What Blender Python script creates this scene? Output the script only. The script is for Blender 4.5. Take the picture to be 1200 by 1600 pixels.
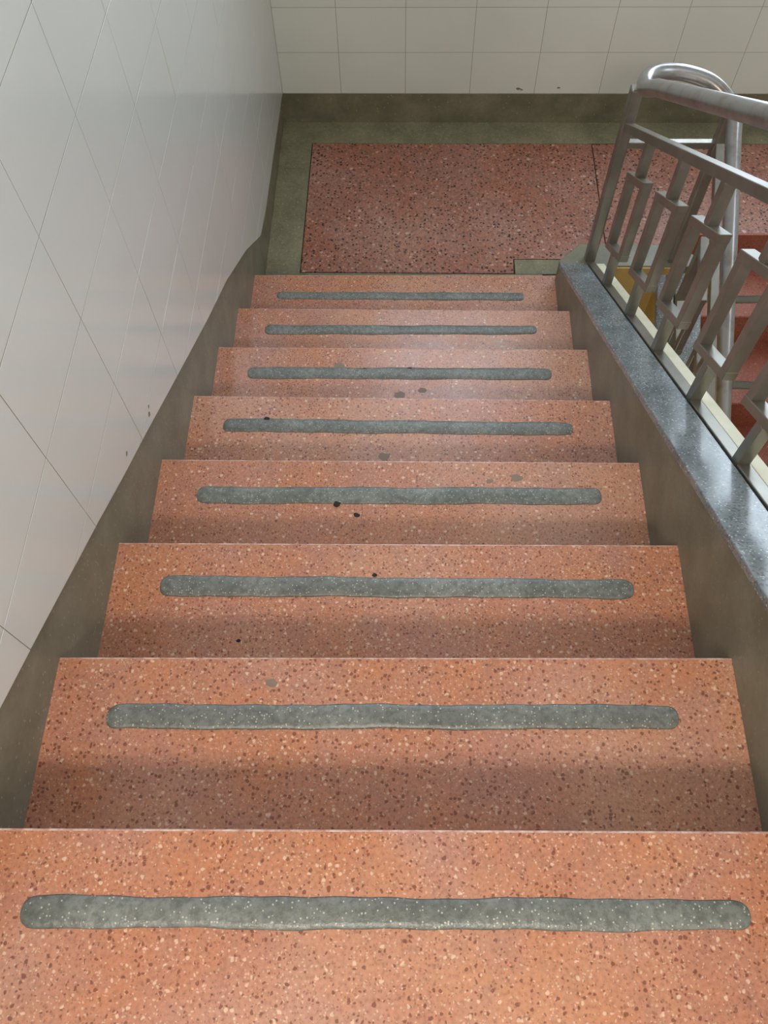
import bpy, bmesh, math, random
from mathutils import Vector, Matrix
random.seed(7)
C = bpy.context.scene.collection
scene = bpy.context.scene
for o in list(bpy.data.objects):
    bpy.data.objects.remove(o)

# ------------------------------------------------------------------ camera
cam = bpy.data.cameras.new('camera')
cam.sensor_fit = 'VERTICAL'
cam.sensor_height = 32.0
cam.sensor_width = 24.0
cam.lens = 25.6423
cam.clip_start = 0.02
cam_o = bpy.data.objects.new('camera', cam)
C.objects.link(cam_o)
RT = Vector((0.99958, 0.02423, -0.01612))
UP = Vector((-0.01400, 0.88586, 0.46374))
FW = Vector((-0.02551, 0.46332, -0.88582))
cam_o.matrix_world = Matrix(((RT.x, UP.x, -FW.x, 0.61634), (RT.y, UP.y, -FW.y, 0.18103),
                             (RT.z, UP.z, -FW.z, 1.06765), (0, 0, 0, 1)))
scene.camera = cam_o

# ------------------------------------------------------------------ world, light, exposure
WORLD_COL = (1.0, 0.98, 0.93)
WORLD_STR = 1.2
WINDOW_STR = 6.0
WINDOW_COL = (0.74, 0.87, 1.0)
LAMP_W = 60.0
LAMP_COL = (1.0, 0.93, 0.80)
world = bpy.data.worlds.new('world')
scene.world = world
world.use_nodes = True
wb = world.node_tree.nodes['Background']
wb.inputs[0].default_value = (*WORLD_COL, 1)
wb.inputs[1].default_value = WORLD_STR
scene.view_settings.view_transform = 'Standard'
scene.view_settings.look = 'None'
scene.view_settings.gamma = 1.0
scene.view_settings.use_curve_mapping = False
scene.view_settings.exposure = 0.0

# ------------------------------------------------------------------ measures (metres)
W = 1.1986          # clear width of the flight
R = 0.17547         # riser
ZL = -1.5792        # landing level
YB = 3.7009         # tiled face of the wall beyond the landing
XT = 0.014          # tiled face of the wall on the left
ZS = -1.430         # top of the landing skirting
SL = 0.617          # fall of the kerb wall
def zcop(y): return -1.287 - SL * (y - 2.5)
SR = 0.611
def zcopr(y): return -1.31 + SR * (y - 2.54)
XM = 1.475          # middle of the well
NOSE = {0: (-0.02, -0.02), 1: (0.311, 0.333), 2: (0.6196, 0.6415), 3: (0.9315, 0.9453), 4: (1.2487, 1.2565),
        5: (1.5713, 1.5696), 6: (1.8917, 1.8945), 7: (2.2118, 2.2116), 8: (2.5411, 2.5499)}
RN = [2.97, 2.65, 2.31, 1.99, 1.675, 1.36, 1.045, 0.73, 0.415]   # noses of the lower flight

# ------------------------------------------------------------------ materials
def srgb(r, g, b):
    f = lambda c: (c / 255 / 12.92) if c / 255 <= 0.04045 else ((c / 255 + 0.055) / 1.055) ** 2.4
    return (f(r), f(g), f(b), 1)

class NT:
    def __init__(s, name):
        s.m = bpy.data.materials.new(name); s.m.use_nodes = True
        s.t = s.m.node_tree; s.b = s.t.nodes['Principled BSDF']
        g = s.t.nodes.new('ShaderNodeNewGeometry'); s.pos = g.outputs['Position']
    def n(s, kind, **kw):
        nd = s.t.nodes.new(kind)
        for k, v in kw.items(): setattr(nd, k, v)
        return nd
    def l(s, a, b): s.t.links.new(a, b)
    def noise(s, scale, detail=3, rough=0.55, vec=None):
        nd = s.n('ShaderNodeTexNoise'); nd.inputs['Scale'].default_value = scale
        nd.inputs['Detail'].default_value = detail; nd.inputs['Roughness'].default_value = rough
        s.l(vec or s.pos, nd.inputs['Vector']); return nd.outputs['Fac']
    def voro(s, scale, vec=None):
        nd = s.n('ShaderNodeTexVoronoi'); nd.inputs['Scale'].default_value = scale
        s.l(vec or s.pos, nd.inputs['Vector'])
        sep = s.n('ShaderNodeSeparateColor'); s.l(nd.outputs['Color'], sep.inputs[0])
        return nd.outputs['Distance'], sep.outputs
    def ramp(s, fac, a, b, ca=(0, 0, 0, 1), cb=(1, 1, 1, 1)):
        nd = s.n('ShaderNodeValToRGB'); nd.color_ramp.elements[0].position = a; nd.color_ramp.elements[1].position = b
        nd.color_ramp.elements[0].color = ca; nd.color_ramp.elements[1].color = cb
        s.l(fac, nd.inputs[0]); return nd.outputs[0]
    def math(s, op, a, b=None):
        nd = s.n('ShaderNodeMath', operation=op)
        for i, v in enumerate((a, b)):
            if v is None: continue
            if isinstance(v, (int, float)): nd.inputs[i].default_value = v
            else: s.l(v, nd.inputs[i])
        return nd.outputs[0]
    def mix(s, fac, a, b, mode='MIX'):
        nd = s.n('ShaderNodeMix', data_type='RGBA', blend_type=mode)
        if isinstance(fac, (int, float)): nd.inputs[0].default_value = fac
        else: s.l(fac, nd.inputs[0])
        for i, v in ((6, a), (7, b)):
            if isinstance(v, tuple): nd.inputs[i].default_value = v
            else: s.l(v, nd.inputs[i])
        return nd.outputs[2]
    def bump(s, h, strength=0.2, dist=0.001):
        nd = s.n('ShaderNodeBump'); nd.inputs['Strength'].default_value = strength
        nd.inputs['Distance'].default_value = dist; s.l(h, nd.inputs['Height'])
        s.l(nd.outputs[0], s.b.inputs['Normal'])
    def out(s, col, rough=0.5, metal=0.0, spec=0.5, coat=0.0, coat_r=0.1):
        if isinstance(col, tuple): s.b.inputs['Base Color'].default_value = col
        else: s.l(col, s.b.inputs['Base Color'])
        if isinstance(rough, (int, float)): s.b.inputs['Roughness'].default_value = rough
        else: s.l(rough, s.b.inputs['Roughness'])
        s.b.inputs['Metallic'].default_value = metal
        s.b.inputs['Specular IOR Level'].default_value = spec
        s.b.inputs['Coat Weight'].default_value = coat
        s.b.inputs['Coat Roughness'].default_value = coat_r
        return s.m

def terrazzo(name, c1, c2, dark, light, pd=0.36, pl=0.17, scale=150.0, rough=0.34, coat=0.15, ca=0.72, cl=0.66):
    t = NT(name)
    # warp the position so that the stone chips come out irregular
    nz = t.n('ShaderNodeTexNoise'); nz.inputs['Scale'].default_value = scale * 0.9; nz.inputs['Detail'].default_value = 1
    t.l(t.pos, nz.inputs['Vector'])
    vs = t.n('ShaderNodeVectorMath', operation='SCALE'); vs.inputs['Scale'].default_value = 0.9 / scale
    t.l(nz.outputs['Color'], vs.inputs[0])
    va = t.n('ShaderNodeVectorMath', operation='ADD'); t.l(t.pos, va.inputs[0]); t.l(vs.outputs[0], va.inputs[1])
    wp = va.outputs[0]
    base = t.mix(t.ramp(t.noise(5.5, 5, 0.6), 0.38, 0.64), c1, c2)
    base = t.mix(t.math('MULTIPLY', t.ramp(t.noise(22, 4, 0.65), 0.48, 0.72), 0.22), base, dark)
    base = t.mix(t.math('MULTIPLY', t.ramp(t.noise(1.9, 3), 0.45, 0.7), 0.25), base, light)
    fine = t.ramp(t.noise(scale * 2.2, 3, 0.7), 0.3, 0.75)
    base = t.mix(t.math('MULTIPLY', fine, 0.30), base, light)
    base = t.mix(t.math('MULTIPLY', t.ramp(t.noise(scale * 1.1, 3, 0.75), 0.47, 0.66), 0.55 * ca), base, dark)
    d1, r1 = t.voro(scale, wp)
    d2, r2 = t.voro(scale * 0.68, wp)
    d3, r3 = t.voro(scale * 1.8, wp)
    def chips(d, r, ch, p, rad):
        a = t.math('LESS_THAN', r[ch], p)
        s_ = t.math('MULTIPLY_ADD', r[2], 0.24); s_.node.inputs[2].default_value = rad
        e = t.math('SUBTRACT', s_, d)
        b = t.ramp(e, 0.0, 0.12)
        return t.math('MULTIPLY', a, b)
    col = t.mix(t.math('MULTIPLY', chips(d3, r3, 0, 0.30, 0.34), 0.5 * ca), base, dark)
    col = t.mix(t.math('MULTIPLY', chips(d3, r3, 1, 0.22, 0.34), 0.7 * cl), col, light)
    col = t.mix(t.math('MULTIPLY', chips(d1, r1, 0, pd, 0.28), ca), col, dark)
    col = t.mix(t.math('MULTIPLY', chips(d2, r2, 1, pl, 0.22), cl), col, light)
    t.bump(t.noise(90, 2), 0.08, 0.001)
    rr = t.ramp(t.noise(7, 3), 0.3, 0.7, (rough - .06,) * 3 + (1,), (rough + .08,) * 3 + (1,))
    return t.out(col, rr, 0, 0.5, coat, 0.2)

M = {}
M['tread'] = terrazzo('red_terrazzo', srgb(188, 114, 74), srgb(180, 118, 100), srgb(106, 48, 32), srgb(232, 202, 178), coat=0.35)
M['panel'] = terrazzo('landing_terrazzo', srgb(156, 86, 60), srgb(154, 98, 84), srgb(50, 22, 16), srgb(214, 180, 164),
                      pd=0.44, pl=0.08, scale=64, rough=0.42, coat=0.05, ca=0.95)
M['lower'] = terrazzo('lower_flight_terrazzo', srgb(150, 76, 54), srgb(144, 74, 58), srgb(100, 42, 30), srgb(196, 140, 118),
                      pd=0.2, pl=0.06, scale=112, rough=0.45, coat=0.0)

def grey_cement(name, c1, c2, speck, ps=0.06, scale=160, rough=0.5, spec=0.5, bump=0.2, coat=0.0, mott=0.0):
    t = NT(name)
    col = t.mix(t.ramp(t.noise(9, 5), 0.35, 0.68), c1, c2)
    col = t.mix(t.math('MULTIPLY', t.ramp(t.noise(120, 3, 0.7), 0.4, 0.7), 0.25), col, c2)
    if mott: col = t.mix(t.math('MULTIPLY', t.ramp(t.noise(75, 4, 0.75), 0.42, 0.62), mott), col, srgb(70, 72, 68))
    d, r = t.voro(scale)
    m = t.math('MULTIPLY', t.math('LESS_THAN', r[0], ps), t.math('LESS_THAN', d, 0.30))
    col = t.mix(t.math('MULTIPLY', m, 0.8), col, speck)
    t.bump(t.noise(140, 3), bump, 0.0012)
    return t.out(col, rough, 0, spec, coat, 0.15)

M['skirt'] = grey_cement('olive_grey_terrazzo', srgb(108, 107, 90), srgb(132, 130, 114), srgb(152, 150, 138), 0.06, 140, 0.38, 0.5, 0.1, mott=0.15)
M['skirt_back'] = grey_cement('dark_olive_skirting', srgb(104, 101, 80), srgb(132, 126, 104), srgb(170, 165, 150), 0.03, 120, 0.42, 0.5, 0.1, mott=0.18)
M['border'] = grey_cement('landing_border_cement', srgb(122, 116, 92), srgb(146, 140, 114), srgb(175, 172, 152), 0.10, 120, 0.45, 0.5, 0.12, mott=0.3)
M['strip'] = grey_cement('grip_strip_cement', srgb(108, 112, 108), srgb(136, 140, 136), srgb(196, 196, 184), 0.26, 230, 0.36, 0.5, 1.0, mott=0.55)
M['strip_dark'] = grey_cement('dark_grip_strip_cement', srgb(84, 78, 62), srgb(98, 92, 76), srgb(150, 146, 132), 0.06, 190, 0.5, 0.4, 0.6)  # darker cement tone for the strips of the lower flight
M['cement_spot'] = grey_cement('cement_splash', srgb(132, 116, 100), srgb(144, 126, 112), srgb(170, 160, 150), 0.05, 200, 0.5, 0.4, 0.2)

t = NT('grey_granite')
col = t.mix(t.ramp(t.noise(14, 4), 0.35, 0.65), srgb(112, 120, 124), srgb(138, 146, 150))
d, r = t.voro(260); col = t.mix(t.math('MULTIPLY', t.math('LESS_THAN', r[0], 0.2), 0.6), col, srgb(74, 80, 84))
d, r = t.voro(200); m = t.math('MULTIPLY', t.math('LESS_THAN', r[1], 0.14), t.math('LESS_THAN', d, 0.4))
col = t.mix(t.math('MULTIPLY', m, 0.8), col, srgb(206, 214, 216))
t.bump(t.noise(40, 3), 0.10, 0.0015)
M['granite'] = t.out(col, 0.24, 0, 0.6, 0.25, 0.12)

t = NT('white_glazed_tile')
col = t.mix(t.ramp(t.noise(1.4, 3), 0.3, 0.7), srgb(210, 212, 208), srgb(218, 220, 217))
t.bump(t.noise(5, 2), 0.05, 0.004)
M['tile'] = t.out(col, 0.36, 0, 0.5, 0.9, 0.10)
t = NT('cream_glazed_tile')
col = t.mix(t.ramp(t.noise(1.7, 3), 0.3, 0.7), srgb(212, 216, 208), srgb(222, 226, 218))
t.bump(t.noise(5, 2), 0.05, 0.004)
M['tile_back'] = t.out(col, 0.3, 0, 0.5, 0.6, 0.1)
t = NT('tile_grout'); M['grout'] = t.out(t.mix(t.noise(20, 3), srgb(132, 128, 118), srgb(150, 146, 136)), 0.85)
t = NT('plaster_white'); M['plaster'] = t.out(t.mix(t.noise(3, 4), srgb(214, 210, 198), srgb(226, 222, 212)), 0.8)
t = NT('cream_paint')
col = t.mix(t.ramp(t.noise(16, 4), 0.4, 0.7), srgb(240, 236, 212), srgb(230, 224, 194))
M['cream'] = t.out(col, 0.5)
t = NT('mustard_paint')
col = t.mix(t.ramp(t.noise(8, 4), 0.35, 0.7), srgb(178, 146, 76), srgb(196, 168, 100))
M['mustard'] = t.out(col, 0.55)
t = NT('aluminium_paint')
col = t.mix(t.ramp(t.noise(10, 4), 0.4, 0.7), srgb(136, 132, 122), srgb(152, 149, 142))
M['metal'] = t.out(col, 0.34, 0.72, 0.5, 0.15, 0.25)
t = NT('worn_steel_pipe')
col = t.mix(t.ramp(t.noise(14, 5, 0.65), 0.48, 0.72), srgb(156, 155, 156), srgb(126, 116, 110))
M['pipe'] = t.out(col, 0.3, 0.65, 0.5, 0.2, 0.18)
t = NT('terrazzo_nose_highlight'); M['nose_shine'] = t.out(t.mix(t.ramp(t.noise(40, 4, 0.7), 0.4, 0.62), srgb(190, 134, 116), srgb(226, 200, 188)), 0.3, 0, 0.5, 0.4, 0.15)  # pale colour paints the bright highlight along the step noses
t = NT('dark_joint'); M['joint'] = t.out(srgb(58, 46, 36), 0.8)
t = NT('black_dirt'); M['dirt'] = t.out(srgb(34, 26, 22), 0.7)
t = NT('window_frame_paint'); M['frame'] = t.out(t.mix(t.noise(6, 3), srgb(150, 152, 150), srgb(168, 170, 168)), 0.4)
t = NT('daylit_frosted_glass')
t.b.inputs['Emission Color'].default_value = (*WINDOW_COL, 1)
t.b.inputs['Emission Strength'].default_value = WINDOW_STR
M['pane'] = t.out(srgb(220, 228, 235), 0.4)
t = NT('lamp_diffuser')
t.b.inputs['Emission Color'].default_value = (*LAMP_COL, 1)
t.b.inputs['Emission Strength'].default_value = 6.0
M['diffuser'] = t.out(srgb(240, 236, 226), 0.4)
t = NT('lamp_housing_white'); M['housing'] = t.out(t.mix(t.noise(6, 2), srgb(225, 225, 222), srgb(234, 234, 232)), 0.4)

# ------------------------------------------------------------------ mesh helpers
def new_obj(name, mesh, mat, parent=None, loc=None):
    o = bpy.data.objects.new(name, mesh)
    C.objects.link(o)
    if mat is not None and not mesh.materials: mesh.materials.append(M[mat])
    if parent is not None: o.parent = parent
    if loc is not None: o.location = loc
    return o

def finish(bm, name, mat, parent=None, smooth=False, loc=None, origin=None):
    bmesh.ops.recalc_face_normals(bm, faces=bm.faces[:])
    if origin is not None: bmesh.ops.translate(bm, verts=bm.verts[:], vec=-Vector(origin))
    me = bpy.data.meshes.new(name); bm.to_mesh(me); bm.free()
    if smooth:
        for p in me.polygons: p.use_smooth = True
    return new_obj(name, me, mat, parent, loc)

def bm_prism(bm, poly, axis, a, b):
    """extrude a closed polygon (2-D, in the two axes other than `axis`) from a to b"""
    def mk(u, v, w):
        return (w, u, v) if axis == 'x' else (u, w, v) if axis == 'y' else (u, v, w)
    va = [bm.verts.new(mk(u, v, a)) for u, v in poly]
    vb = [bm.verts.new(mk(u, v, b)) for u, v in poly]
    n = len(poly)
    bm.faces.new(va); bm.faces.new(vb[::-1])
    for i in range(n):
        bm.faces.new((va[i], vb[i], vb[(i + 1) % n], va[(i + 1) % n]))

def bm_hexa(bm, p):
    """8 corners: 4 bottom (ccw) then 4 top"""
    v = [bm.verts.new(q) for q in p]
    for f in ((3, 2, 1, 0), (4, 5, 6, 7), (0, 1, 5, 4), (1, 2, 6, 5), (2, 3, 7, 6), (3, 0, 4, 7)):
        bm.faces.new([v[i] for i in f])
    return v

def bm_box(bm, x0, x1, y0, y1, z0, z1):
    return bm_hexa(bm, [(x0, y0, z0), (x1, y0, z0), (x1, y1, z0), (x0, y1, z0),
                        (x0, y0, z1), (x1, y0, z1), (x1, y1, z1), (x0, y1, z1)])

def bevel(bm, w, seg=2, angle=0.5):
    bmesh.ops.recalc_face_normals(bm, faces=bm.faces[:])
    ed = [e for e in bm.edges if len(e.link_faces) == 2 and e.calc_face_angle(0) > angle]
    bmesh.ops.bevel(bm, geom=ed, offset=w, segments=seg, profile=0.5, affect='EDGES')

def box(name, mat, x0, x1, y0, y1, z0, z1, parent=None, bev=0):
    bm = bmesh.new(); bm_box(bm, x0, x1, y0, y1, z0, z1)
    if bev: bevel(bm, bev)
    return finish(bm, name, mat, parent)

def prism(name, mat, poly, axis, a, b, parent=None, bev=0):
    bm = bmesh.new(); bm_prism(bm, poly, axis, a, b)
    if bev: bevel(bm, bev)
    return finish(bm, name, mat, parent)

def bm_tube(bm, pts, rad, seg=16, caps=True):
    pts = [Vector(p) for p in pts]
    tang = []
    for i in range(len(pts)):
        a = pts[max(i - 1, 0)]; b = pts[min(i + 1, len(pts) - 1)]
        tang.append((b - a).normalized())
    ref = Vector((0, 0, 1)) if abs(tang[0].z) < 0.9 else Vector((1, 0, 0))
    u = (ref - tang[0] * ref.dot(tang[0])).normalized()
    rings = []
    for p, tg in zip(pts, tang):
        u = (u - tg * u.dot(tg)).normalized(); w = tg.cross(u)
        rings.append([bm.verts.new(p + rad * (u * math.cos(2 * math.pi * k / seg) + w * math.sin(2 * math.pi * k / seg)))
                      for k in range(seg)])
    for a, b in zip(rings[:-1], rings[1:]):
        for k in range(seg):
            bm.faces.new((a[k], a[(k + 1) % seg], b[(k + 1) % seg], b[k]))
    if caps:
        bm.faces.new(rings[0][::-1]); bm.faces.new(rings[-1])

def catmull(P, n=8):
    P = [Vector(p) for p in P]; out = []
    for i in range(len(P) - 1):
        p0 = P[max(i - 1, 0)]; p1 = P[i]; p2 = P[i + 1]; p3 = P[min(i + 2, len(P) - 1)]
        for k in range(n):
            t = k / n
            out.append(0.5 * ((2 * p1) + (p2 - p0) * t + (2 * p0 - 5 * p1 + 4 * p2 - p3) * t * t + (3 * p1 - p0 - 3 * p2 + p3) * t ** 3))
    out.append(P[-1]); return out

def empty(name, loc=(0, 0, 0)):
    o = bpy.data.objects.new(name, None); C.objects.link(o); o.location = loc
    o.empty_display_size = 0.1
    return o

def tag(o, label, cat, group=None, kind=None):
    o['label'] = label; o['category'] = cat
    if group: o['group'] = group
    if kind: o['kind'] = kind
    return o

# ------------------------------------------------------------------ left wall, its skirting and tiles
SK = [(-3.2, 1.90), (-0.3, 0.262), (0.0, 0.103), (0.4838, -0.1534), (0.5969, -0.2089), (0.7425, -0.2832), (0.8952, -0.361), (1.0466, -0.4418),
      (1.1926, -0.515), (1.4406, -0.645), (1.8242, -0.8434), (2.12, -0.985), (2.4395, -1.1706), (2.7141, -1.3618),
      (2.90, -1.393), (3.2137, -1.4042), (3.72, -1.430)]
SK[0] = (-3.2, 0.02); SK[1] = (0.13, 0.02); SK.pop(2)
def zsk(y):
    for (a, za), (b, zb) in zip(SK[:-1], SK[1:]):
        if a <= y <= b: return za + (zb - za) * (y - a) / (b - a)
    return SK[-1][1]
CEIL = 3.0
wall_left = box('wall_left', 'plaster', -0.22, -0.02, -3.2, 3.92, -3.4, CEIL)
tag(wall_left, 'tall white tiled wall along the left side of the stairs', 'wall', kind='structure')
# bed of the tiles, cut along the skirting
bm = bmesh.new()
bm_prism(bm, [(y, z) for y, z in SK] + [(3.72, 1.30), (-3.2, 1.30)], 'x', -0.02, XT - 0.0004)
finish(bm, 'grout_bed', 'grout', wall_left)

def tile_mesh(name, poly, axis, face, thick, sign):
    """one glazed tile: bevelled slab on a wall; poly in wall axes about the tile centre"""
    bm = bmesh.new()
    if sign > 0: bm_prism(bm, poly, axis, face - thick, face)
    else: bm_prism(bm, poly, axis, face, face + thick)
    bmesh.ops.recalc_face_normals(bm, faces=bm.faces[:])
    fr = [e for e in bm.edges if len(e.link_faces) == 2 and all(abs((v.co.x if axis == 'x' else v.co.y) - face) < 1e-6 for v in e.verts)]
    bmesh.ops.bevel(bm, geom=fr, offset=0.0003, segments=1, affect='EDGES')
    me = bpy.data.meshes.new(name); bm.to_mesh(me); bm.free()
    return me

GAP = 0.0010
full = tile_mesh('tile', [(-.15 + GAP, -.1 + GAP), (.15 - GAP, -.1 + GAP), (.15 - GAP, .1 - GAP), (-.15 + GAP, .1 - GAP)], 'x', 0, 0.008, 1)
full.materials.append(M['tile'])
y_ks = [0.585 + 0.3 * k for k in range(-5, 12)]
z_ks = [0.1001 - 0.2 * k for k in range(-6, 9)]
for y0 in y_ks:
    y1 = min(y0 + 0.3, YB)
    if y1 - y0 < 0.02: continue
    for z0 in z_ks:
        z1 = z0 + 0.2
        ys = sorted({y0 + GAP, y1 - GAP} | {y for y, _ in SK if y0 + GAP < y < y1 - GAP})
        # crossings of the skirting line with the tile's top and bottom edges
        ext = list(ys)
        for a, b in zip(ys[:-1], ys[1:]):
            for lev in (z0 + GAP, z1 - GAP):
                fa, fb = zsk(a) - lev, zsk(b) - lev
                if fa * fb < 0: ext.append(a + (b - a) * fa / (fa - fb))
        ys = sorted(ext)
        low = [(y, min(max(zsk(y) + 0.0006, z0 + GAP), z1 - GAP)) for y in ys]
        if max(z1 - GAP - z for _, z in low) < 0.004: continue
        cy, cz = (y0 + y1) / 2, (z0 + z1) / 2
        tilt = (random.uniform(-1, 1) * 0.0012, random.uniform(-1, 1) * 0.0016)
        if max(z for _, z in low) <= z0 + GAP + 1e-6 and y1 - y0 > 0.299:
            o = new_obj('tile', full, None, wall_left, (XT, cy, cz))
        else:
            low = [(y, z) for y, z in low]
            while len(low) > 2 and low[1][1] >= z1 - GAP - 1e-5 and low[0][1] >= z1 - GAP - 1e-5: low.pop(0)
            while len(low) > 2 and low[-2][1] >= z1 - GAP - 1e-5 and low[-1][1] >= z1 - GAP - 1e-5: low.pop()
            poly = [(y - cy, z - cz) for y, z in low]
            if low[-1][1] < z1 - GAP - 1e-5: poly.append((low[-1][0] - cy, z1 - GAP - cz))
            if low[0][1] < z1 - GAP - 1e-5: poly.append((low[0][0] - cy, z1 - GAP - cz))
            if len(poly) < 3: continue
            me = tile_mesh('cut_tile', poly, 'x', 0, 0.008, 1); me.materials.append(M['tile'])
            o = new_obj('tile', me, None, wall_left, (XT, cy, cz))
        o.rotation_euler = (0, tilt[0], tilt[1])
# small chips and dirt on the tiles beside the skirting
for (y, z, s) in ((1.262, -0.520, .007), (1.275, -0.508, .005), (1.10, -0.435, .006)):
    bm = bmesh.new()
    bm_prism(bm, [(y + s * math.cos(a) * random.uniform(.7, 1.2), z + s * math.sin(a) * random.uniform(.6, 1.1)) for a in [k * math.pi / 5 for k in range(10)]], 'x', XT, XT + 0.0006)
    finish(bm, 'dirt_spot', 'skirt', wall_left)

base_left = empty('baseboard_left', (0, 2.0, ZL))
tag(base_left, 'sloping olive grey terrazzo skirting at the foot of the left tiled wall', 'baseboard', kind='structure')
def rel(o):   # mesh is in world coordinates: undo the parent's offset
    o.location = -Vector(o.parent.location); return o
poly = [(y, z) for y, z in SK if -0.4 < y < 2.9]
poly = [(-3.2, 0.02)] + poly + [(2.72, ZL - 0.10), (2.52, ZL - 0.10), (-0.3, -0.45), (-3.2, -0.45)]
poly = [q for q in poly if not (q[0] > 2.73 and q[1] > ZL)]
rel(prism('flight_skirting', 'skirt', poly, 'x', -0.02, 0.0, base_left))
rel(prism('landing_skirting', 'skirt_back', [(2.7141, ZL - 0.1), (2.7141, -1.3618), (2.90, -1.393), (3.2137, -1.4042), (3.70, -1.430), (3.70, ZL - 0.1)], 'x', -0.02, 0.0, base_left))

# ------------------------------------------------------------------ wall beyond the landing, with its windows
WIN = [(0.35, 1.42, 0.50, 2.70), (1.80, 2.72, -0.84, 1.10)]
XR = 2.95
wall_back = empty('wall_back', (XM, 3.9, ZL))
tag(wall_back, 'white tiled wall facing the camera beyond the landing', 'wall', kind='structure')
bm = bmesh.new()
yb0, yb1 = YB + 0.0006, YB + 0.22
xe = -0.02
for w in WIN + [None]:
    bm_box(bm, xe, w[0] if w else XR, yb0, yb1, -3.4, CEIL)
    if w:
        bm_box(bm, w[0], w[1], yb0, yb1, -3.4, w[2]); bm_box(bm, w[0], w[1], yb0, yb1, w[3], CEIL); xe = w[1]
rel(finish(bm, 'masonry', 'grout', wall_back))
fullb = tile_mesh('tile', [(-.15 + GAP, -.1 + GAP), (.15 - GAP, -.1 + GAP), (.15 - GAP, .1 - GAP), (-.15 + GAP, .1 - GAP)], 'y', 0, 0.008, -1)
fullb.materials.append(M['tile_back'])
x_ks = [0.29 + 0.3 * k for k in range(-1, 9)]
for m in range(14):
    z0 = ZS + 0.2 * m; z1 = z0 + 0.2
    for x0 in x_ks:
        a, b = max(x0, XT), min(x0 + 0.3, XR)
        rects = [(a, b, z0, z1)]
        for (wx0, wx1, wz0, wz1) in WIN:
            nr = []
            for (ra, rb, rc, rd) in rects:
                if rb <= wx0 or ra >= wx1 or rd <= wz0 or rc >= wz1: nr.append((ra, rb, rc, rd)); continue
                if rc < wz0: nr.append((ra, rb, rc, wz0)); rc = wz0
                if rd > wz1: nr.append((ra, rb, wz1, rd)); rd = wz1
                if ra < wx0: nr.append((ra, wx0, rc, rd))
                if rb > wx1: nr.append((wx1, rb, rc, rd))
            rects = nr
        for (ra, rb, rc, rd) in rects:
            if rb - ra < 0.012 or rd - rc < 0.012: continue
            cx, cz = (ra + rb) / 2, (rc + rd) / 2
            if abs(rb - ra - .3) < 1e-4 and abs(rd - rc - .2) < 1e-4: me = fullb
            else:
                hx, hz = (rb - ra) / 2 - GAP, (rd - rc) / 2 - GAP
                me = tile_mesh('cut_tile', [(-hx, -hz), (hx, -hz), (hx, hz), (-hx, hz)], 'y', 0, 0.008, -1)
                me.materials.append(M['tile_back'])
            o = new_obj('tile', me, None, wall_back, Vector((cx, YB, cz)) - wall_back.location)
            o.rotation_euler = (random.uniform(-1, 1) * .0012, 0, random.uniform(-1, 1) * .0012)
base_back = empty('baseboard_back', (XM, YB, ZL))
tag(base_back, 'dark olive cement skirting below the tiles beyond the landing', 'baseboard', kind='structure')
bm = bmesh.new(); bm_box(bm, 0.0, XR, YB - 0.004, YB + 0.02, ZL - 0.05, ZS)
rel(finish(bm, 'skirting_board', 'skirt_back', base_back))
for (x, y, z, s) in ((1.115, 0, -1.405, .010), (1.13, 0, -1.41, .006), (1.30, 0, -1.40, .007)):
    bm = bmesh.new()
    bm_prism(bm, [(x + s * math.cos(a) * random.uniform(.8, 1.6), z + .6 * s * math.sin(a) * random.uniform(.6, 1.1)) for a in [k * math.pi / 5 for k in range(10)]], 'y', YB - 0.0006, YB)
    rel(finish(bm, 'dirt_spot', 'skirt_back', wall_back))
for i, (wx0, wx1, wz0, wz1) in enumerate(WIN):
    w = empty('window_%d' % (i + 1), ((wx0 + wx1) / 2, YB + 0.1, wz0))
    tag(w, ['high frosted window in the tiled wall beyond the landing', 'low frosted window in the tiled wall, above the lower flight'][i], 'window', kind='structure')
    f = 0.03 if wx1 - wx0 < 0.5 else 0.05
    yf0, yf1 = YB + 0.07, YB + 0.12
    zm = [wz0, wz0 + 0.36, wz1]
    bm = bmesh.new()
    bm_box(bm, wx0, wx0 + f, yf0, yf1, wz0, wz1); bm_box(bm, wx1 - f, wx1, yf0, yf1, wz0, wz1)
    bm_box(bm, wx0 + f, wx1 - f, yf0, yf1, wz0, wz0 + f); bm_box(bm, wx0 + f, wx1 - f, yf0, yf1, wz1 - f, wz1)
    xc = (wx0 + wx1) / 2
    cols = [(wx0 + f, wx1 - f)] if wx1 - wx0 < 0.5 else [(wx0 + f, xc - .025), (xc + .025, wx1 - f)]
    if len(cols) == 2: bm_box(bm, xc - .025, xc + .025, yf0, yf1, wz0 + f, wz1 - f)
    for a, b in cols: bm_box(bm, a, b, yf0, yf1, zm[1] - .025, zm[1] + .025)
    fo = rel(finish(bm, 'window_frame', 'frame', w))
    for a, b in cols:
        for c_, d_ in ((wz0 + f, zm[1] - .025), (zm[1] + .025, wz1 - f)):
            bm = bmesh.new(); bm_box(bm, a, b, YB + .09, YB + .096, c_, d_)
            rel(finish(bm, 'pane', 'pane', w))

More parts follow.
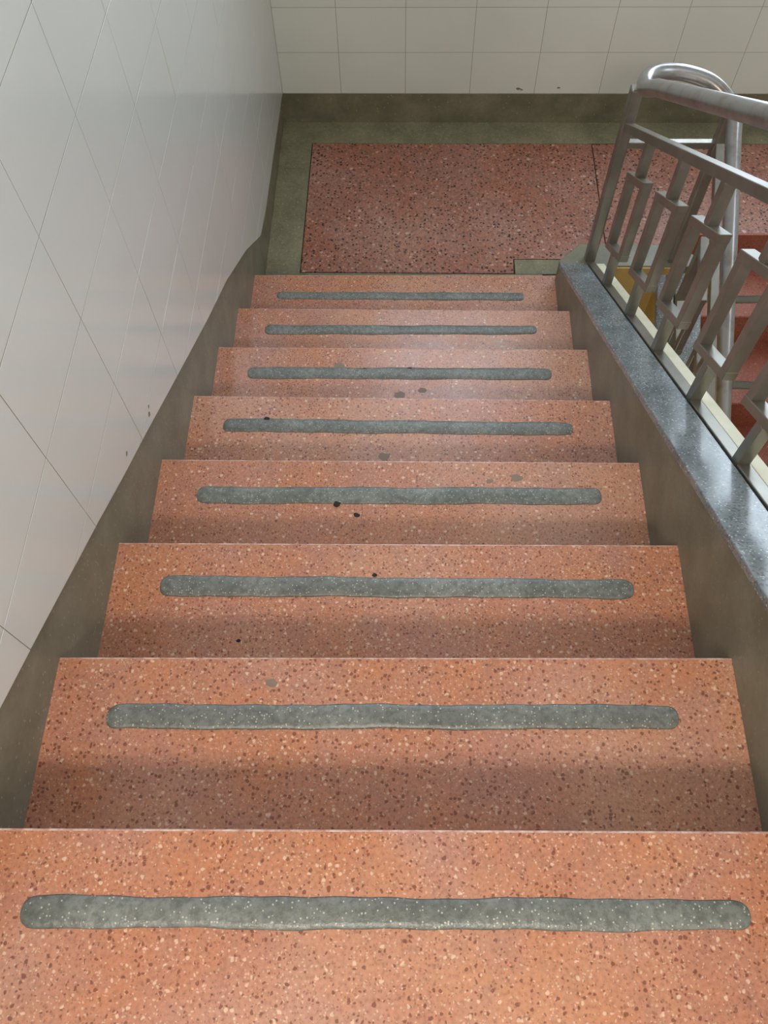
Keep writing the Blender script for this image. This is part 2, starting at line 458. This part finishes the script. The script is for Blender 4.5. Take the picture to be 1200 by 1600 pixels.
# ------------------------------------------------------------------ rest of the shell (out of view)
WR = (0.85, 1.95, 0.85, 2.10)     # y0, y1, z0, z1
bm = bmesh.new()
bm_box(bm, XR, XR + .2, -3.2, WR[0], -3.4, CEIL); bm_box(bm, XR, XR + .2, WR[1], 3.92, -3.4, CEIL)
bm_box(bm, XR, XR + .2, WR[0], WR[1], -3.4, WR[2]); bm_box(bm, XR, XR + .2, WR[0], WR[1], WR[3], CEIL)
wall_right = finish(bm, 'wall_right', 'plaster')
tag(wall_right, 'plain plastered wall beside the lower flight', 'wall', kind='structure')
w = empty('window_3', (XR + .1, (WR[0] + WR[1]) / 2, WR[2]))  # out of view, added to throw cool fill on the left wall
tag(w, 'unseen frosted window added in the plastered right wall for fill light', 'window', kind='structure')
bm = bmesh.new()
xf0, xf1, f = XR + .07, XR + .12, 0.05
yc = (WR[0] + WR[1]) / 2
for a, b, c_, d_ in ((WR[0], WR[0] + f, WR[2], WR[3]), (WR[1] - f, WR[1], WR[2], WR[3]), (WR[0] + f, WR[1] - f, WR[2], WR[2] + f),
                     (WR[0] + f, WR[1] - f, WR[3] - f, WR[3]), (yc - .025, yc + .025, WR[2] + f, WR[3] - f)):
    bm_box(bm, xf0, xf1, a, b, c_, d_)
rel(finish(bm, 'window_frame', 'frame', w))
for a, b in ((WR[0] + f, yc - .025), (yc + .025, WR[1] - f)):
    bm = bmesh.new(); bm_box(bm, XR + .09, XR + .096, a, b, WR[2] + f, WR[3] - f)
    rel(finish(bm, 'pane', 'pane', w))
ceil = empty('ceiling', (XM, 0, CEIL))
tag(ceil, 'plain white plastered ceiling over the stairwell', 'ceiling', kind='structure')
rel(box('ceiling_slab', 'plaster', -0.22, XR + .2, -3.2, YB + .2, CEIL, CEIL + .15, ceil))
flo = empty('floor', (XM, 3.1, ZL))
tag(flo, 'landing floor of red terrazzo panels with olive grey borders', 'floor', kind='structure')
rel(box('upper_floor_slab', 'tread', -0.02, XR, -3.2, -0.02, -0.40, -R, flo))
rel(box('lower_floor_slab', 'lower', -0.02, XR, -3.2, 0.42, ZL - 9 * R - .2, ZL - 9 * R, flo))

# landing: slab, borders, panels with recessed dark joints
J = 0.004
z0, z1 = ZL - 0.012, ZL
bm = bmesh.new()
bm_prism(bm, [(0, 2.545), (1.7514, 2.545), (1.7514, RN[0] + .003), (XR, RN[0] + .003), (XR, YB), (0, YB)], 'z', ZL - .17, ZL - 0.006)
rel(finish(bm, 'landing_slab', 'joint', flo))
def flat(name, mat, poly, bev=0.0012):
    bm = bmesh.new(); bm_prism(bm, poly, 'z', z0, z1)
    bmesh.ops.recalc_face_normals(bm, faces=bm.faces[:])
    top = [e for e in bm.edges if all(abs(v.co.z - z1) < 1e-6 for v in e.verts)]
    bmesh.ops.bevel(bm, geom=top, offset=bev, segments=1, affect='EDGES')
    return rel(finish(bm, name, mat, flo))
XL0, YP0, YP1, YN = 0.1525, 2.7275, 3.546, 2.811
flat('terrazzo_panel', 'panel', [(XL0, YP0), (1.067, YP0), (1.070, YN), (XM - J / 2, YN), (XM - J / 2, YP1), (XL0, YP1)])
flat('terrazzo_panel', 'panel', [(XM + J / 2, YN), (1.7514, YN), (1.7514, RN[0]), (XR - .15, RN[0]), (XR - .15, YP1), (XM + J / 2, YP1)])
flat('border_strip', 'border', [(0, 2.552), (1.19, 2.552), (1.19, YP0 - J), (XL0 - J, YP0 - J), (XL0 - J, YP1 + J), (0, YP1 + J)])
flat('border_strip', 'border', [(0, YP1 + J), (XR, YP1 + J), (XR, YB), (0, YB)])
flat('border_strip', 'border', [(1.070 + J, YP0 - J), (1.7514, YP0 - J), (1.7514, YN - J), (1.070 + J, YN - J)])
flat('border_strip', 'border', [(XR - .15 + J, RN[0]), (XR, RN[0]), (XR, YP1 + J), (XR - .15 + J, YP1 + J)])

# ------------------------------------------------------------------ the flights
def wavy_strip(x0, x1, ya, yb, yc, yd, ztop, seed, hgt=0.0042):
    """a trowelled strip: far edge ya->yb (left, right), near edge yc->yd, rounded ends, slightly domed"""
    rnd = random.Random(seed); bm = bmesh.new()
    ts = [0, .0015, .004, .008, .013, .02]; ts = ts + [.02 + .96 * q / 90 for q in range(1, 90)] + [1 - q for q in ts[::-1]]
    ph = [rnd.uniform(0, 6.28) for _ in range(6)]
    rows = []
    for t in ts:
        x = x0 + (x1 - x0) * t
        f_ = ya + (yb - ya) * t; g_ = yc + (yd - yc) * t
        f_ += 0.0010 * math.sin(9 * t * 2 + ph[0]) + 0.0007 * math.sin(31 * t + ph[1]) + 0.0006 * math.sin(83 * t + ph[4])
        g_ += 0.0010 * math.sin(8 * t * 2 + ph[2]) + 0.0009 * math.sin(27 * t + ph[3]) + 0.0006 * math.sin(71 * t + ph[5])
        e = min(x - x0, x1 - x) / 0.02
        k = 1.0 if e >= 1 else math.sqrt(max(0.0, 1 - (1 - e) ** 2)) * 0.7 + 0.3
        mid = (f_ + g_) / 2; h = (f_ - g_) / 2 * k
        row = []
        for s, zz in ((-1, 0.0), (-.86, .55), (-.5, .92), (0, 1.0), (.5, .92), (.86, .55), (1, 0.0)):
            row.append(bm.verts.new((x, mid + s * h, ztop + hgt * zz * (0.4 + 0.6 * min(1, e + .1)) - (0.0006 if zz == 0 else 0))))
        rows.append(row)
    for a, b in zip(rows[:-1], rows[1:]):
        for k in range(6): bm.faces.new((a[k], b[k], b[k + 1], a[k + 1]))
    bm.faces.new(rows[0]); bm.faces.new(rows[-1][::-1])
    bm.faces.new([r_[0] for r_ in rows][::-1] + [r_[-1] for r_ in rows])
    return bm

STR = {1: (.098, 1.090, .226, .244, .184, .204), 2: (.104, 1.090, .537, .556, .492, .512), 3: (.104, 1.094, .857, .864, .808, .820),
       4: (.102, 1.096, 1.171, 1.183, 1.122, 1.134), 5: (.097, 1.085, 1.495, 1.492, 1.447, 1.447), 6: (.105, 1.077, 1.812, 1.818, 1.764, 1.770),
       7: (.106, 1.076, 2.136, 2.142, 2.090, 2.100), 8: (.098, 1.071, 2.453, 2.458, 2.414, 2.415)}
SPOT = [('dirt_speck', 'dirt', 5, .219, 1.492, .009), ('dirt_speck', 'dirt', 4, .450, 1.126, .009), ('dirt_speck', 'dirt', 4, .499, 1.097, .008),
        ('dirt_speck', 'dirt', 3, .554, .864, .005), ('dirt_speck', 'dirt', 3, .282, .715, .005), ('cement_spot', 'cement_spot', 6, .596, 1.707, .018),
        ('cement_spot', 'cement_spot', 6, .666, 1.726, .014), ('cement_spot', 'cement_spot', 5, .556, 1.372, .017),
        ('cement_spot', 'cement_spot', 4, .825, 1.197, .009), ('cement_spot', 'cement_spot', 4, .893, 1.207, .015),
        ('cement_spot', 'cement_spot', 6, .398, 1.818, .020), ('cement_spot', 'cement_spot', 2, .384, .580, .011),
        ('dirt_speck', 'dirt', 6, .625, 1.808, .007), ('dirt_speck', 'dirt', 6, .481, 1.806, .005)]
stairs = empty('staircase', (W / 2, 1.3, ZL))
tag(stairs, 'near flight of red terrazzo steps with grey grip strips, descending to the landing', 'stairs')
for i in range(1, 9):
    (pl, pr), (nl, nr) = NOSE[i - 1], NOSE[i]
    zt = -i * R; zb = zt - R - 0.06
    bm = bmesh.new()
    xa, xb = -0.012, W + 0.004
    sl, sr = nl - (nr - nl) * .01, nr
    v = bm_hexa(bm, [(xa, pl, zb), (xb, pr, zb), (xb, sr - .004, zb), (xa, sl - .004, zb),
                     (xa, pl, zt), (xb, pr, zt), (xb, sr, zt), (xa, sl, zt)])
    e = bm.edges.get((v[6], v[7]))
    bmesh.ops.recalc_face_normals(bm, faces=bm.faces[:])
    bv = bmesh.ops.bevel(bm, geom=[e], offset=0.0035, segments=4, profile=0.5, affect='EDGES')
    for fc in bv['faces']: fc.material_index = 1  # bevel faces carry the painted nose highlight
    st = rel(finish(bm, 'step', 'tread', stairs)); st.data.materials.append(M['nose_shine'])
    x0, x1, ya, yb, yc, yd = STR[i]
    g = finish(wavy_strip(x0, x1, ya, yb, yc, yd, zt, i), 'grip_strip', 'strip', st, smooth=True)
    for (nm, mt, k, x, y, s) in SPOT:
        if k != i: continue
        bm = bmesh.new()
        lift = 0.0032 if any(abs(y - q) < .022 for q in (1.126, 1.492, .864, 1.808, 1.806)) and nm == 'dirt_speck' else 0.0004
        bm_prism(bm, [(x + s * math.cos(a) * random.uniform(.75, 1.2), y + .8 * s * math.sin(a) * random.uniform(.7, 1.15))
                      for a in [q * math.pi / 6 for q in range(12)]], 'z', zt - 0.0004, zt + lift)
        finish(bm, nm, mt, st)

stairs2 = empty('staircase', (2.35, 1.7, ZL - 8 * R))
tag(stairs2, 'lower flight of dark red steps beyond the railing, descending toward the camera', 'stairs')
for i in range(1, 9):
    zt = ZL - i * R; zb = zt - R - 0.06
    bm = bmesh.new()
    v = bm_box(bm, 1.7474, XR - .002, RN[i], RN[i - 1] + (.0 if i > 1 else -.012), zb, zt)
    e = bm.edges.get((v[4], v[5]))
    bmesh.ops.recalc_face_normals(bm, faces=bm.faces[:])
    bmesh.ops.bevel(bm, geom=[e], offset=0.008, segments=9, profile=0.5, affect='EDGES')
    st = rel(finish(bm, 'step', 'lower', stairs2))
    y = RN[i] + 0.10
    finish(wavy_strip(1.86, 2.84, y + .024, y + .024, y - .022, y - .022, zt, 50 + i), 'grip_strip', 'strip_dark', st, smooth=True)
# face of the landing above the lower flight
bm = bmesh.new(); bm_box(bm, 1.7514, XR, RN[0] - .010, RN[0] + .004, ZL - R - .05, ZL - .0005)
rel(finish(bm, 'landing_riser', 'lower', flo))

# ------------------------------------------------------------------ kerb walls with granite copings
def kerb(name, label, mirror):
    k = empty(name, (1.28 if not mirror else 1.67, 1.3, ZL))
    tag(k, label, 'kerb wall', kind='structure')
    X = (lambda x: x) if not mirror else (lambda x: 2 * XM - x)
    zf = zcopr if mirror else zcop
    ya, yb = (0.0, 2.5) if not mirror else (0.3, 2.5)
    dz = -0.6 if not mirror else -1.0
    def bar(nm, mat, xa, xb, top, bot, bev=0):
        xa, xb = sorted((X(xa), X(xb)))
        poly = [(ya, zf(ya) + top), (yb, zf(yb) + top), (yb, zf(yb) + bot), (ya, zf(ya) + bot)]
        bm = bmesh.new(); bm_prism(bm, poly, 'x', xa, xb)
        if bev: bevel(bm, bev, 2)
        return rel(finish(bm, nm, mat, k))
    bar('kerb_body', 'skirt', W, 1.300, -0.020, dz)
    bar('well_face', 'mustard', 1.300, 1.362, -0.034, dz)
    if mirror: bar('outer_edge', 'granite', 1.3345, 1.366, -0.040, -0.001, 0.002)
    else: bar('plaster_edge', 'cream', 1.3345, 1.366, -0.040, -0.001, 0.002)
    bar('coping', 'granite', W - 0.003, 1.2985, -0.022, 0.0, 0.0025)
    return k
kerb('trim_1', 'sloping kerb wall with grey granite coping along the right of the near flight', False)
kerb('trim_2', 'sloping kerb wall with granite coping beyond the well, beside the lower flight', True)
k3 = empty('trim_3', (XM, 2.56, ZL))
tag(k3, 'low olive grey kerb closing the well at the landing edge', 'kerb wall', kind='structure')
zk = -1.302
P = [(W, 2.5), (W, 2.53), (1.285, 2.617), (2 * XM - 1.285, 2.617), (2 * XM - W, 2.53), (2 * XM - W, 2.5)]
bm = bmesh.new(); bm_prism(bm, P, 'z', ZL - 0.02, zk); bevel(bm, 0.004, 2)
rel(finish(bm, 'kerb_block', 'skirt_back', k3))
bm = bmesh.new(); bm_box(bm, 1.3, 2 * XM - 1.3, 2.494, 2.5, ZL - 1.2, zk - 0.004)
rel(finish(bm, 'well_face', 'mustard', k3))

# ------------------------------------------------------------------ railing
rail = empty('stair_railing', (XM, 2.54, zk))
tag(rail, 'grey metal stair railing with round handrail turning back at the landing', 'railing')
XB = 1.317; XB2 = 2 * XM - XB
HR = 0.742; SUB = 0.592; B = 0.028
# round handrail in one run: near flight, turn, lower flight
pts = [Vector((XB, y, zcop(y) + HR)) for y in (-0.45, 0.3, 1.0, 1.6, 2.1, 2.35)]
turn = [(XB, 2.35, zcop(2.35) + HR), (XB + .002, 2.46, -0.530), (XB + .020, 2.540, -0.556), (XB + .065, 2.582, -0.562), (XB + .15, 2.588, -0.570),
        (XB + .24, 2.565, -0.592), (XB2 - .010, 2.505, -0.640), (XB2, 2.43, -0.700), (XB2, 2.25, zcopr(2.25) + 0.68)]
pts = pts[:-1] + catmull(turn, 7) + [Vector((XB2, y, zcopr(y) + 0.68)) for y in (1.9, 1.4, 0.9, 0.4)]
bm = bmesh.new(); bm_tube(bm, pts, 0.0240, 20)
rel(finish(bm, 'handrail', 'pipe', rail, smooth=True))
def sloped_bar(name, x, zf, y0, y1, off, wx, hz, mat='metal', bev=0.002):
    bm = bmesh.new()
    bm_prism(bm, [(y0, zf(y0) + off - hz), (y1, zf(y1) + off - hz), (y1, zf(y1) + off), (y0, zf(y0) + off)], 'x', x - wx / 2, x + wx / 2)
    bevel(bm, bev, 2)
    return rel(finish(bm, name, mat, rail))
sloped_bar('upper_rail', XB, zcop, -0.35, 2.525, SUB + .014, 0.028, 0.032)
sloped_bar('upper_rail', XB2, zcopr, 0.35, 2.525, 0.55, 0.028, 0.032)
sloped_bar('bottom_rail', XB + .0015, zcop, 0.0, 2.53, 0.0015, 0.0295, 0.012)
sloped_bar('bottom_rail', XB2 - .0015, zcopr, 0.3, 2.53, 0.0015, 0.0295, 0.012)
def post(x, z1):
    bm = bmesh.new(); bm_box(bm, x - .019, x + .019, 2.521, 2.559, zk - .002, z1); bevel(bm, 0.006, 3)
    rel(finish(bm, 'post', 'metal', rail))
post(XB, -0.583); post(XB2, -0.66)
bm = bmesh.new(); bm_box(bm, XB + .017, XB2 - .017, 2.53, 2.552, -0.80, -0.776); bevel(bm, .002)
rel(finish(bm, 'cross_bar', 'metal', rail))
def baluster_meshes(slope, lo, up, top):
    """long open loop between two short sloping bridges, with a stem above and below; local origin at the coping"""
    D = 0.0775; h = B / 2
    bm = bmesh.new()
    for s in (-1, 1):
        y = s * D
        bm_hexa(bm, [(-h, y - h, lo - slope * (y - h) - .004), (h, y - h, lo - slope * (y - h) - .004), (h, y + h, lo - slope * (y + h) - .004), (-h, y + h, lo - slope * (y + h) - .004),
                     (-h, y - h, up - slope * (y - h) - .004), (h, y - h, up - slope * (y - h) - .004), (h, y + h, up - slope * (y + h) - .004), (-h, y + h, up - slope * (y + h) - .004)])
    for zc in (lo, up):
        a, b = -D - h - .001, D + h + .001
        bm_prism(bm, [(a, zc - slope * a - B), (b, zc - slope * b - B), (b, zc - slope * b), (a, zc - slope * a)], 'x', -h - .001, h + .001)
    bevel(bm, 0.0015, 1)
    bmesh.ops.recalc_face_normals(bm, faces=bm.faces[:])
    loop = bpy.data.meshes.new('baluster'); bm.to_mesh(loop); bm.free(); loop.materials.append(M['metal'])
    stems = []
    for z0_, z1_ in ((-0.006, lo - B + .004), (up - .004, top)):
        bm = bmesh.new(); bm_box(bm, -h, h, -h, h, z0_, z1_)
        bevel(bm, 0.0015, 1); bmesh.ops.recalc_face_normals(bm, faces=bm.faces[:])
        me = bpy.data.meshes.new('stem'); bm.to_mesh(me); bm.free(); me.materials.append(M['metal']); stems.append(me)
    return loop, stems
UY = [2.258, 1.957, 1.673, 1.375, 1.089, 0.80, 0.51, 0.22]
for x, zf, sl, lo, up, top, ys in ((XB, zcop, SL, 0.166, 0.455, SUB - .01, UY), (XB2, zcopr, -SR, 0.150, 0.42, 0.53, UY[:-2])):
    loop, stems = baluster_meshes(sl, lo, up, top)
    for y in ys:
        o = new_obj('baluster', loop, None, rail, Vector((x, y, zf(y))) - rail.location)
        for me in stems: new_obj('stem', me, None, o)

# ------------------------------------------------------------------ hanging lamp in the hall above (behind the camera)
LX, LY, LZ = 0.60, -1.40, 2.15
lamp = empty('hanging_lamp', (LX, LY, LZ))
tag(lamp, 'square white hanging lamp in the hall at the head of the stairs', 'lamp')
rel(box('lamp_housing', 'housing', LX - .27, LX + .27, LY - .27, LY + .27, LZ, LZ + .06, lamp, 0.01))
rel(box('lamp_diffuser', 'diffuser', LX - .25, LX + .25, LY - .25, LY + .25, LZ - .012, LZ + .002, lamp, 0.004))
bm = bmesh.new(); bm_tube(bm, [(LX, LY, LZ + .05), (LX, LY, 2.6), (LX, LY, CEIL)], 0.012, 10)
rel(finish(bm, 'rod', 'housing', lamp, smooth=True))
ld = bpy.data.lights.new('lamp_light', 'AREA'); ld.shape = 'SQUARE'; ld.size = 0.48
ld.energy = LAMP_W; ld.color = LAMP_COL
lo_ = bpy.data.objects.new('lamp_light', ld); C.objects.link(lo_); lo_.parent = lamp; lo_.location = (0, 0, -0.02)
